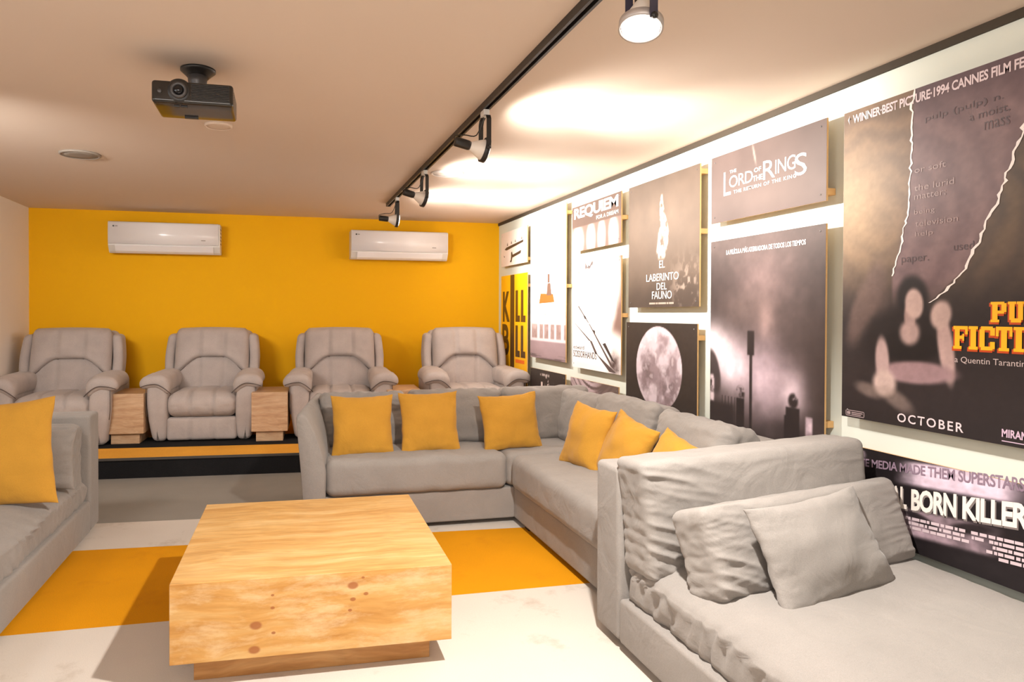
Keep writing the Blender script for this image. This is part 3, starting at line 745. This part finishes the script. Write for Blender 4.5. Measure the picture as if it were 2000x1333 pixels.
def poster(name, label, yl, z0, w, h, art, cell=.006, th=.009, battens=(.12, .86), bow=0.0):
    P = empty(name, (PX, yl, z0), 0, label=label, cat='poster', group='boards on the poster wall')
    nu, nv = int(round(w / cell)), int(round(h / cell))
    uu, vv = np.meshgrid(np.linspace(0, w, nu + 1), np.linspace(0, h, nv + 1), indexing='ij'); u = uu.ravel(); v = vv.ravel()
    n = np.arange((nu + 1) * (nv + 1)).reshape(nu + 1, nv + 1)
    F = np.stack([n[:-1, :-1], n[1:, :-1], n[1:, 1:], n[:-1, 1:]], -1).reshape(-1, 4)
    bowf = bow * np.sin(u / w * 9) * (.5 + .5 * np.sin(v / h * 3))
    V = np.stack([-bowf, -u, v], -1)
    me = bpy.data.meshes.new('print'); me.vertices.add(len(V)); me.vertices.foreach_set('co', V.astype(np.float32).ravel())
    me.loops.add(F.size); me.loops.foreach_set('vertex_index', F.astype(np.int32).ravel())
    me.polygons.add(len(F)); me.polygons.foreach_set('loop_start', np.arange(0, F.size, 4, dtype=np.int32)); me.update(calc_edges=True)
    c = np.clip(art(u, v).c, 0, 255) / 255; c = np.where(c <= .04045, c / 12.92, ((c + .055) / 1.055) ** 2.4)
    at_ = me.color_attributes.new('ink', 'FLOAT_COLOR', 'POINT')
    at_.data.foreach_set('color', np.concatenate([c, np.ones((len(c), 1))], 1).astype(np.float32).ravel())
    link('print', me, M['printm'], P, smooth=True)
    link('board', box((.0006, -w, 0), (th, 0, h)), M['board'], P, smooth=False)
    for f in battens:
        if f is None: continue
        link('batten', box((th, -w + .012, h * f - .014), (.058, -.02, h * f + .014)), M['batten'], P, smooth=False)
    for a in (.03, w - .03):
        for b in (.03, h - .03):
            link('nail', lathe([(.0035, 0), (.0032, .0012), (.0015, .0018)], 10, 'X', (-.0018 if True else 0, -a, b)), M['silver'], P)
    return P

INK = {}
def ink(rgb):
    if rgb not in INK: INK[rgb] = plain('ink_%d_%d_%d' % rgb, rgb, .42, spec=.4)
    return INK[rgb]
def text_mesh(s, bold=.0, space=1.0):
    cu = bpy.data.curves.new('t', 'FONT'); cu.body = s; cu.size = 1; cu.offset = bold; cu.space_character = space; cu.resolution_u = 3
    o = bpy.data.objects.new('t', cu); COL.objects.link(o); bpy.context.view_layer.update()
    dg = bpy.context.evaluated_depsgraph_get(); me = bpy.data.meshes.new_from_object(o.evaluated_get(dg))
    bpy.data.objects.remove(o); bpy.data.curves.remove(cu); return me
def arr(me): return np.array([v.co[:] for v in me.vertices])
def onto(P, me, rgb, u0, v0, w, h, ang=0.0, depth=.0012, shear=0.0, name='lettering', rise=0.0):
    """fit a flat xy mesh into the box (u0, v0, w, h) of the poster; rise: growth of height to the right"""
    p = arr(me); lo = p.min(0); hi = p.max(0); d = np.maximum(hi - lo, 1e-6)
    x = (p[:, 0] - lo[0]) / d[0]; y = (p[:, 1] - lo[1]) / d[1]
    X_ = x * w + shear * y * h; Y_ = y * h * (1 + rise * x)
    for i, vtx in enumerate(me.vertices):
        a, b = X_[i], Y_[i] + ang * X_[i]
        vtx.co = (-depth, -(u0 + a), v0 + b)
    me.update(); o = link(name, me, ink(rgb), P, smooth=False); return o
def txt(P, s, rgb, u0, v0, w, h, bold=.0, space=1.0, **k): return onto(P, text_mesh(s, bold, space), rgb, u0, v0, w, h, **k)
def poly(P, polys, rgb, depth=.0012, name='printed_shape'):
    V = []; F = []
    for q in polys:
        b = len(V); V += [(-depth, -a, c) for a, c in q]; F.append(tuple(range(b, b + len(q))))
    return link(name, mesh(name, V, F), ink(rgb), P, smooth=False)
def ribbon(P, pts, wd, rgb, seed=1, depth=.0013, jag=.006, name='printed_tear_line'):
    rnd = random.Random(seed); q = []
    for (a, b), (c, d) in zip(pts[:-1], pts[1:]):
        m = max(3, int(math.hypot(c - a, d - b) / .014))
        for i in range(m): t = i / m; q.append((a + (c - a) * t + rnd.uniform(-jag, jag), b + (d - b) * t + rnd.uniform(-jag, jag) * .5))
    q.append(pts[-1]); V = []; F = []
    for a, b in q:
        s_ = wd * rnd.uniform(.5, 1.4) / 2; V += [(-depth, -(a - s_), b), (-depth, -(a + s_), b)]
    for i in range(len(q) - 1): F.append((2 * i, 2 * i + 1, 2 * i + 3, 2 * i + 2))
    return link(name, mesh(name, V, F), ink(rgb), P, smooth=False)

SLAB = {'P': [(.1, 0, .44, 1), (0, 0, .55, .13), (0, .87, .5, 1), (.44, .86, .86, 1), (.68, .5, 1, .93), (.44, .42, .86, .57)],
        'U': [(.1, .12, .42, 1), (.62, .12, .92, 1), (.2, 0, .82, .2), (0, .87, .5, 1), (.54, .87, 1, 1)],
        'L': [(.1, 0, .46, 1), (0, .87, .6, 1), (0, 0, 1, .15), (.8, 0, 1, .36)],
        'F': [(.1, 0, .44, 1), (0, 0, .58, .13), (0, .85, 1, 1), (.82, .64, 1, 1), (.44, .44, .72, .58), (.64, .36, .76, .66)],
        'I': [(.2, 0, .8, 1), (0, 0, 1, .13), (0, .87, 1, 1)],
        'C': [(0, .12, .34, .88), (.1, .84, .86, 1), (.1, 0, .86, .16), (.7, .62, 1, .94), (.7, .06, 1, .36)],
        'T': [(.32, 0, .68, 1), (.18, 0, .82, .13), (0, .85, 1, 1), (0, .6, .18, 1), (.82, .6, 1, 1)],
        'O': [(0, .12, .34, .88), (.66, .12, 1, .88), (.1, .84, .9, 1), (.1, 0, .9, .16)],
        'N': [(.08, 0, .36, 1), (.66, 0, .94, 1), (0, .87, .46, 1), (0, 0, .46, .13), (.54, .87, 1, 1), (.36, .55, .52, 1), (.44, .3, .6, .75), (.54, 0, .68, .5)]}
def slab(P, word, u0, v0, adv, w, h, rgb, depth, grow=0.0):
    V = []; F = []; x = u0
    for ch in word:
        ww = w * (.62 if ch == 'I' else 1)
        for a, b, c, d in SLAB[ch]:
            q = len(V); A, B_, C, D = x + a * ww - grow, v0 + b * h - grow, x + c * ww + grow, v0 + d * h + grow
            dd = depth + .00012 * (q // 4 % 9)
            V += [(-dd, -A, B_), (-dd, -C, B_), (-dd, -C, D), (-dd, -A, D)]; F.append((q, q + 1, q + 2, q + 3))
        x += adv * (.66 if ch == 'I' else 1)
    return link('lettering', mesh('slab', V, F), ink(rgb), P, smooth=False)

WHT = (236, 228, 224); PAL = (214, 196, 200); DRK = (40, 33, 32)

# --- column 5 (nearest): tall dark sheet with mustard lettering
def art_a(u, v):
    k = Ink(u, v, (44, 37, 38)); n = fbm(u * 9, v * 9, 3)
    tl = np.interp(v, [.56, .78, 1.0, 1.24], [.231, .291, .305, .317]); tr = np.interp(v, [.458, .58, .71, .787, 1.0, 1.05], [.382, .519, .577, .617, .691, .71])
    up = ss(.38, .72, v)
    r = np.hypot(u - .16, (v - .78)); ring = .5 + .5 * np.sin(r * 62 + 6 * n)
    k.mix(up * (.75 + .25 * ring) * .9 * (1 - ss(.45, .95, r)), (128, 104, 84))
    k.mix(Gs(u, v, .06, .86, .2, .24) * .8, (178, 150, 116))
    mid = ss(-.006, .006, u - tl) * (1 - ss(-.006, .006, u - tr)) * ss(.42, .56, v)
    k.mix(mid * .92, (112, 90, 94)); k.mix(mid * ring * .35, (146, 120, 120)); k.mix(mid * ss(1.05, 1.24, v) * .7, (84, 68, 74))
    rt = ss(-.006, .006, u - tr) * ss(.4, .8, v)
    k.mix(rt * .6, (66, 54, 46)); k.mix(rt * ring * .25, (120, 96, 66))
    k.mix(ss(.15, .0, v) * .5, (34, 29, 30))
    # plain blurred reclining figure: dark hair and dress, pale face and arms
    sk = (186, 160, 154)
    k.mix(El(u, v, .11, .45, .055, .16, -.42, .35) * .65, (120, 98, 92)); k.mix(El(u, v, .17, .50, .045, .12, .12, .4) * .5, (96, 78, 74))
    k.mix(El(u, v, .315, .475, .062, .085, .1, .25), (34, 28, 29)); k.mix(El(u, v, .26, .33, .16, .11, .2, .3) * .95, (34, 28, 29))
    k.mix(El(u, v, .305, .405, .022, .05, .1, .25), (160, 134, 130)); k.mix(El(u, v, .322, .455, .036, .056, .1, .2), sk)
    k.mix(El(u, v, .30, .30, .13, .055, 0, .2), (30, 25, 26)); k.mix(El(u, v, .305, .350, .040, .045, 0, .35), (172, 146, 142))
    k.mix(El(u, v, .445, .30, .028, .125, .15, .25), (180, 152, 148)); k.mix(El(u, v, .425, .415, .038, .05, -.2, .25), sk)
    k.mix(El(u, v, .33, .205, .15, .04, .03, .25), (148, 120, 124)); k.mix(El(u, v, .19, .24, .03, .09, .05, .25), (174, 148, 146)); k.mix(El(u, v, .20, .155, .05, .05, .4, .3), (188, 164, 158))
    k.mix(El(u, v, .25, .10, .075, .03, -.5, .5) * .6, (150, 130, 122)); k.mix(El(u, v, .13, .12, .06, .025, -.25, .5) * .6, (150, 130, 122))
    k.mul(.93 + .14 * fbm(u * 60, v * 60, 9)); return k
Pa = poster('poster', 'largest dark poster board, nearest the viewer, with mustard slab lettering on the right', 2.345, .835, .835, 1.237, art_a, .0055, battens=(.2, .8))
txt(Pa, 'WINNER·BEST PICTURE·1994 CANNES FILM FESTIVAL', PAL, .044, 1.184, .745, .035, .028, .96)
poly(Pa, [[(.030, 1.222), (.020, 1.205), (.030, 1.183), (.026, 1.205)]], PAL)
ribbon(Pa, [(.321, 1.237), (.305, 1.17), (.306, 1.0), (.291, .78), (.262, .66), (.231, .561)], .007, WHT, 3)
ribbon(Pa, [(.70, 1.03), (.691, 1.0), (.617, .787), (.577, .71), (.519, .58), (.45, .50), (.382, .458)], .009, WHT, 5)
for i, (s_, a, b, w_) in enumerate([('pulp (pulp) n.', .36, 1.10, .27), ('a moist,', .52, 1.06, .13), ('mass', .57, 1.02, .08), ('paper.', .27, .60, .11), ('used', .47, .635, .07)]):
    txt(Pa, s_, (82, 66, 70), a, b, w_, .028)
for s_, a, b, w_ in [('or soft', .32, .93, .12), ('the lurid', .32, .865, .15), ('matter;', .32, .83, .12), ('being', .32, .775, .08), ('television', .325, .735, .16), ('help', .325, .695, .07)]:
    txt(Pa, s_, (150, 126, 124), a, b, w_, .022)
for wd, a, b, ad, w_, h_ in (('PULP', .598, .392, .0535, .050, .066), ('FICTION', .474, .300, .0535, .050, .078)):
    slab(Pa, wd, a - .004, b - .005, ad, w_, h_, (196, 74, 26), .0012, .002); slab(Pa, wd, a, b, ad, w_, h_, (246, 184, 32), .0028)
txt(Pa, 'a Quentin Tarantino film', (196, 178, 176), .478, .250, .295, .024)
txt(Pa, 'OCTOBER', PAL, .259, .016, .252, .033, .012, 1.25)
txt(Pa, 'MIRAMAX', (196, 170, 190), .636, .026, .115, .026, .03); poly(Pa, [[(.636, .012), (.75, .012), (.75, .015), (.636, .015)]], (196, 170, 190))
poly(Pa, [[(.022, .006), (.112, .006), (.112, .009), (.022, .009)], [(.022, .027), (.112, .027), (.112, .030), (.022, .030)], [(.022, .006), (.025, .006), (.025, .03), (.022, .03)], [(.109, .006), (.112, .006), (.112, .03), (.109, .03)],
          [(.028, .012), (.045, .012), (.045, .024), (.028, .024)], [(.05, .019), (.104, .019), (.104, .023), (.05, .023)], [(.05, .012), (.096, .012), (.096, .016), (.05, .016)]], (150, 132, 134))

# --- wide landscape sheet below it
def art_b(u, v):
    k = Ink(u, v, (30, 25, 27)); t = v - .085 * u; n = fbm(u * 14, v * 14, 21); n2 = fbm(u * 40, v * 60, 4)
    k.mix(ss(.205, .225, t) * (1 - ss(.29, .31, t)) * ss(.22, .36, u + .1 * (n - .5)) * (1 - .75 * ss(.62, .72, u)), (206, 186, 202))
    k.mix(Gs(u, v, .05, .29, .09, .03, .5) * .9 * ss(.45, .6, n), (206, 180, 196))
    k.mix(ss(.132, .12, t) * ss(.02, .04, t) * (1 - ss(.56, .66, u)) * (.55 + .8 * (n - .4)), (190, 164, 176))
    for cu, cv, s_ in ((.36, .125, -1), (.54, .150, 1)):
        k.mix(El(u, v, cu, cv, .075, .018, .25 * s_, .4) * .95, (34, 28, 30))
    k.mix(ss(.03, .0, t) * .8, (34, 29, 31)); k.mul(.85 + .3 * n2); return k
Pb = poster('poster', 'low wide dark board behind the near daybed cushions, with huge pale capitals in two rows', 2.345, .385, .835, .338, art_b, .005, battens=(.5,))
txt(Pb, 'THE MEDIA MADE THEM SUPERSTARS.', (132, 112, 128), .066, .262, .648, .030, .02, .95, ang=.085, rise=.45)
for wd, a, w_ in (('NATURAL', .062, .24), ('BORN', .320, .170), ('KILLERS', .511, .235)):
    b = .150 + .128 * (a - .32)
    txt(Pb, wd, (120, 110, 108), a + .004, b - .006, w_, .079, .035, .92, ang=.128, rise=.05, depth=.0011); txt(Pb, wd, (226, 216, 208), a, b, w_, .079, .035, .92, ang=.128, rise=.05, depth=.0018)
rnd = random.Random(4); q = []
for row in range(5):
    a = .29 + rnd.uniform(0, .02)
    while a < .80:
        w_ = rnd.uniform(.008, .035); b = .112 - row * .0165 + .085 * (a - .29); h_ = .0105
        if rnd.random() < .93 and not (row > 2 and a < .42 + .05 * row): q.append([(a, b), (a + w_, b + w_ * .085), (a + w_, b + w_ * .085 + h_), (a, b + h_)])
        a += w_ + rnd.uniform(.002, .006)
poly(Pb, q, (196, 178, 184), name='credit_lines')

# --- column 4
def art_c(u, v):
    n = fbm(u * 6, v * 6, 31); k = Ink(u, v, (88, 74, 70)); k.mix(Gs(u, v, .45, .1, .4, .12) * .5, (112, 96, 90)); k.mul(.9 + .2 * n)
    k.mix(El(u, v, .335, .30, .006, .05, .25, .6) * .5, (190, 174, 164)); return k
Pc = poster('poster', 'landscape grey-brown board at the top of the wall with a white three-word title', 3.222, 1.733, .786, .350, art_c, .007, battens=(.12,))
txt(Pc, 'L', WHT, .104, .132, .058, .122, .0); txt(Pc, 'ORD', WHT, .148, .166, .180, .060, .0, .9)
txt(Pc, 'R', WHT, .400, .160, .080, .088, .0); txt(Pc, 'ING', WHT, .482, .172, .128, .066, .0, .9); txt(Pc, 'S', WHT, .605, .136, .072, .098, .0)
txt(Pc, 'THE', WHT, .152, .240, .052, .016, .01); txt(Pc, 'OF', WHT, .336, .208, .050, .022, .01); txt(Pc, 'THE', WHT, .328, .166, .068, .026, .01)
txt(Pc, 'THE RETURN OF THE KING', WHT, .184, .132, .43, .017, .008, 1.2)

def art_d(u, v):
    n = fbm(u * 7, v * 7, 41); n2 = fbm(u * 24, v * 24, 43); k = Ink(u, v, (54, 45, 44))
    k.mix(ss(.95, 1.2, v) * .7, (92, 78, 74)); k.mix(Gs(u, v, .40, .98, .22, .20) * .7 * (.4 + n), (128, 106, 104)); k.mix(Gs(u, v, .62, .85, .16, .2) * .45 * n, (120, 100, 98))
    k.mix(Gs(u, v, .42, .80, .06, .10) * .8, (138, 114, 110)); k.mix(Gs(u, v, .25, .85, .13, .09) * .5, (100, 84, 80))
    k.mix(Gs(u, v, .02, .66, .16, .10, -.3), (240, 226, 232)); k.mix(Gs(u, v, .18, .55, .16, .13) * .95, (226, 206, 216)); k.mix(Gs(u, v, .42, .50, .17, .17) * .85 * (.6 + .6 * n), (208, 184, 196)); k.mix(Gs(u, v, .6, .46, .08, .1) * .8, (214, 192, 202))
    k.mix(ss(.30, .22, v + .06 * np.sin(u * 9)) * (1 - Gs(u, v, .45, .2, .16, .12)), (40, 33, 33))
    k.mix(Bx(u, v, 0, .20, .1, .36, .02) * (.6 + .6 * n2), (44, 37, 37)); k.mix(El(u, v, .03, .52, .05, .12, .3, .2) * .9, (52, 44, 44))
    for a in (.10, .125, .15, .175, .2): k.mix(Bx(u, v, a, a + .006, .24, .40, .003), (46, 38, 38))
    for a, b, c, d in ((.215, .275, .1, .40), (.56, .645, .08, .40), (.295, .345, .62, .74), (.312, .332, .12, .66), (.55, .565, .1, .36)): k.mix(Bx(u, v, a, b, c, d, .006), (40, 33, 33))
    for cu, cv, a in ((.245, .425, .032), (.605, .43, .03)): k.mix(El(u, v, cu, cv, a, a * 1.15, 0, .3) * ss(.3, .5, n2), (42, 35, 35))
    k.mix(Bx(u, v, .68, .72, .12, .37, .006) * .8 * (.5 + n2), (190, 168, 178)); k.mix(Bx(u, v, .0, .035, .36, .50, .01) * .8 * ss(.4, .6, n2), (220, 200, 206))
    k.mix(Gs(u, v, .40, .12, .12, .03) * .9, (200, 178, 184)); k.mix(Gs(u, v, .5, .06, .12, .03) * .7, (180, 160, 166)); k.mix(Bx(u, v, .0, .2, .185, .195, .004) * .7, (190, 172, 176))
    k.mul(.9 + .2 * n2); return k
Pd = poster('poster', 'tall dark board, misty street scene under one line of white capitals', 3.222, .43, .786, 1.207, art_d, .0055, battens=(.29,))
txt(Pd, 'LA PELÍCULA MÁS ATERRADORA DE TODOS LOS TIEMPOS', (222, 208, 204), .13, 1.128, .545, .030, .02, .95)

# --- column 3
def art_e(u, v):
    n = fbm(u * 10, v * 10, 51); n2 = fbm(u * 38, v * 26, 52); k = Ink(u, v, (88, 74, 64))
    k.mix(Gs(u, v, .35, .52, .5, .25) * .45, (134, 112, 94)); k.mix(ss(.25, 0, v) * .7, (56, 47, 43))
    wd = np.interp(v, [.28, .34, .45, .56, .64, .70], [.035, .06, .058, .03, .016, .004])
    m = (1 - ss(.8, 1.1, np.abs(u - .405 - .012 * np.sin(v * 17)) / np.maximum(wd, .002))) * ss(.28, .32, v) * (1 - ss(.66, .7, v))
    k.mix(m * ss(.36, .56, n2), (232, 220, 210)); k.mix(ss(.5, .66, n2) * Gs(u, v, .66, .13, .14, .12) * .8, (160, 142, 130)); k.mul(.92 + .16 * n); return k
Pe = poster('poster', 'brown portrait board with four rows of thin white capitals below a pale gleam', 4.105, 1.293, .780, .790, art_e, .006, battens=(.53, .95))
txt(Pe, 'EL', WHT, .375, .238, .060, .045); txt(Pe, 'LABERINTO', WHT, .226, .160, .356, .046, .0, .95); txt(Pe, 'DEL', WHT, .346, .106, .112, .042); txt(Pe, 'FAUNO', WHT, .294, .050, .218, .048, .0, .95)
poly(Pe, [[(x, .018), (x + w_, .018), (x + w_, .029), (x, .029)] for x, w_ in ((.262, .07), (.338, .022), (.366, .085), (.457, .02), (.483, .05))], (170, 152, 140), name='credit_lines')

def art_f(u, v):
    n = fbm(u * 9, v * 9, 61); n2 = fbm(u * 22, v * 22, 63); k = Ink(u, v, (52, 44, 40)); k.mul(.92 + .16 * fbm(u * 50, v * 50, 1))
    m = El(u, v, .389, .508, .257, .257, 0, .012)
    col = Ink(u, v, (206, 190, 198)); col.mix(ss(.46, .70, n) * .75, (128, 108, 112)); col.mix(Gs(u, v, .50, .40, .09, .12) * ss(.4, .6, n2) * .7, (100, 84, 86)); col.mix(Gs(u, v, .27, .48, .07, .13) * .75 * ss(.3, .6, n2), (104, 88, 90)); col.mix(ss(.6, .75, n2) * .4, (232, 220, 226))
    m_ = m[:, None]; k.c = k.c * (1 - m_) + col.c * m_; k.mix(ss(.28, .04, v) * .55, (52, 44, 40)); return k
Pf = poster('poster', 'dark board with a big pale full moon, low on the wall behind the corner sofa', 4.130, .410, .790, .787, art_f, .006, battens=(.9,))

# --- column 2
def art_g(u, v):
    n = fbm(u * 8, v * 5, 71); n2 = fbm(u * 26, v * 22, 73); k = Ink(u, v, (86, 68, 60))
    lo = 1 - ss(.180, .190, v); k.mix(lo, (112, 90, 82))
    for cu, a in ((.10, .10), (.33, .07), (.50, .06), (.68, .07)): k.mix(lo * El(u, v, cu, .07, a, .12, 0, .35) * (.6 + .8 * (n2 - .3)), (232, 218, 214))
    k.mul(.94 + .12 * n); return k
Pg = poster('poster', 'small landscape brown board with a big white title over four pale blurred shapes', 5.0, 1.736, .790, .350, art_g, .007, battens=(.5,))
txt(Pg, 'REQUIEM', WHT, .035, .238, .715, .098, .03, .92); txt(Pg, 'FOR A DREAM', (216, 196, 184), .42, .205, .33, .028, .02)

def art_h(u, v):
    n = fbm(u * 9, v * 9, 81); n2 = fbm(u * 34, v * 34, 83); k = Ink(u, v, (240, 232, 230))
    e = .50 + .10 * np.sin((v - .35) * 5.2) + .05 * (n - .5)
    k.mix(ss(.10, .22, u - e) * ss(.22, .34, v + .25 * (u - .7)), (116, 92, 84)); k.mix(Gs(u, v, .60, .55, .05, .05) * .45, (130, 110, 104)); k.mix(Gs(u, v, .57, .40, .05, .035) * .5, (140, 118, 112))
    k.mix(ss(.52, .6, n2) * Gs(u, v, .30, .78, .22, .045), (70, 60, 60)); k.mix(ss(.5, .62, n2) * Gs(u, v, .12, .72, .07, .09) * .8, (110, 98, 98))
    k.mix(Gs(u, v, .70, .06, .07, .09) * (.5 + n2) * .9, (84, 68, 66)); return k
Ph = poster('poster', 'white portrait board with a brown right side crossed by long dark blades', 4.99, .835, .785, .815, art_h, .006, battens=(.5,))
poly(Ph, [[(.100, .475), (.118, .478), (.30, .345), (.28, .350)], [(.29, .345), (.31, .34), (.70, .03), (.64, .05)], [(.04, .345), (.055, .342), (.33, .215), (.30, .215)], [(.31, .218), (.345, .215), (.44, .12), (.40, .125)], [(.41, .13), (.45, .115), (.72, .01), (.62, .01)]], (84, 70, 68))
poly(Ph, [[(.20, .405), (.235, .40), (.26, .375), (.225, .378)], [(.36, .30), (.40, .292), (.40, .27), (.37, .285)], [(.52, .20), (.56, .21), (.70, .08), (.66, .09)]], (60, 52, 52), .0018)
txt(Ph, 'edward', (96, 84, 86), .024, .144, .19, .030); txt(Ph, 'SCISSORHANDS', (70, 60, 62), .022, .082, .40, .050, .0, .95)

# --- column 1
def art_i(u, v):
    n = fbm(u * 8, v * 20, 91); n2 = fbm(u * 30, v * 30, 93); k = Ink(u, v, (240, 230, 228)); k.mix(ss(.5, .36, v) * .25, (214, 196, 196))
    lo = 1 - ss(.325, .33, v); k.mix(lo, (208, 190, 194)); k.mix(lo * Bx(u, v, .0, .8, -.02, .155, .004), (150, 128, 132)); k.mix(lo * (1 - ss(.03, .05, v)) * ss(.4, .5, fbm(u * 2, v * 120, 5)), (104, 88, 90))
    for a, b in ((.04, .17), (.23, .31), (.34, .43), (.48, .56), (.60, .70), (.76, .80)): k.mix(Bx(u, v, a, b, .18, .305, .006) * (.75 + .4 * (n2 - .5)), (124, 100, 94))
    k.mix(El(u, v, .10, .36, .09, .10, 0, .15) * .4, (206, 190, 190)); k.mul(.95 + .1 * n); return k
Pi = poster('poster', 'tall white board with a small brown block and a grey coach body at its foot', 5.915, .855, .795, 1.30, art_i, .007, battens=(.48, .94))
txt(Pi, 'INTO THE WILD', (120, 108, 108), .262, .860, .49, .044, -.004, 1.05); txt(Pi, '142', (176, 160, 160), .30, .372, .14, .045)
poly(Pi, [[(.215, .488), (.56, .495), (.53, .565), (.25, .575)]], (150, 92, 44)); poly(Pi, [[(.39, .555), (.50, .555), (.47, .66), (.41, .66)], [(.41, .665), (.455, .665), (.455, .74), (.41, .74)]], (104, 80, 70), .0020)

def art_j(u, v):
    k = Ink(u, v, (244, 184, 24)); k.mul(.96 + .08 * fbm(u * 6, v * 6, 2)); return k
Pj = poster('poster', 'yellow board in the far corner with a dark vertical stripe and dark capitals', 6.77, .44, .770, 1.20, art_j, .012, battens=(.9,))
BRN = (84, 56, 24)
poly(Pj, [[(.292, 0), (.412, 0), (.412, 1.198), (.292, 1.198)]], BRN, name='stripe')
txt(Pj, 'K', BRN, .06, .728, .215, .31, .045); txt(Pj, 'B', BRN, .045, .386, .215, .318, .03)
for u0, v0 in ((.448, .732), (.600, .732), (.448, .390), (.600, .390)):
    poly(Pj, [[(u0, v0), (u0 + .125, v0), (u0 + .125, v0 + .062), (u0 + .066, v0 + .062), (u0 + .066, v0 + .308), (u0, v0 + .308)]], BRN, name='lettering')
poly(Pj, [[(.45, .332), (.70, .332), (.70, .366), (.45, .366)]], (236, 110, 30), name='printed_bar')

def art_k(u, v):
    k = Ink(u, v, (228, 214, 206)); k.mul(.96 + .08 * fbm(u * 5, v * 5, 3)); return k
Pk = poster('poster', 'small off-white board at the top of the far corner with dark brush strokes', 6.77, 1.736, .765, .346, art_k, .012, battens=(.1,))
poly(Pk, [[(.11, .172), (.16, .19), (.66, .222), (.655, .20), (.17, .160)], [(.31, .128), (.34, .135), (.36, .09), (.32, .03), (.27, .035), (.305, .06)], [(.34, .10), (.60, .128), (.585, .098), (.36, .075)], [(.08, .115), (.12, .10), (.10, .09)]], (62, 50, 44))
poly(Pk, [[(.18, .205), (.20, .24), (.215, .205)], [(.30, .215), (.32, .245), (.335, .215)], [(.42, .22), (.43, .25), (.45, .222)], [(.60, .23), (.615, .27), (.63, .232)]], (96, 82, 74))

def art_l(u, v):
    k = Ink(u, v, (54, 46, 43)); n2 = fbm(u * 26, v * 26, 8); k.mix(ss(.5, .6, n2) * El(u, v, .42, .2, .06, .16, .2, .3), (222, 206, 204)); k.mix(Bx(u, v, .26, .30, .0, .29, .006), (226, 212, 208)); k.mix(Bx(u, v, .31, .35, .0, .2, .008) * .9, (214, 198, 196)); k.mix(Bx(u, v, .53, .56, .12, .30, .01) * ss(.35, .55, n2), (210, 196, 194)); k.mix(Bx(u, v, .24, .45, .345, .365, .006) * .8 * ss(.3, .5, n2), (214, 200, 196)); return k
poster('poster', 'dark board with white upright streaks, just above the sofa corner', 5.91, .36, .79, .397, art_l, .007, battens=())
def art_m(u, v):
    n = fbm(u * 3, v * 44 + 9 * np.sin(u * 4), 12); k = Ink(u, v, (124, 106, 106)); k.mix(ss(.45, .62, n) * (1 - ss(.3, .7, u)), (190, 170, 176)); k.mix(ss(.5, .4, n) * .6, (82, 68, 66)); k.mix(ss(.35, .7, u) * .7, (96, 80, 74)); return k
poster('poster', 'streaky grey-brown board showing as a narrow wedge above the sofa back cushions', 5.02, .36, .785, .39, art_m, .008, battens=())
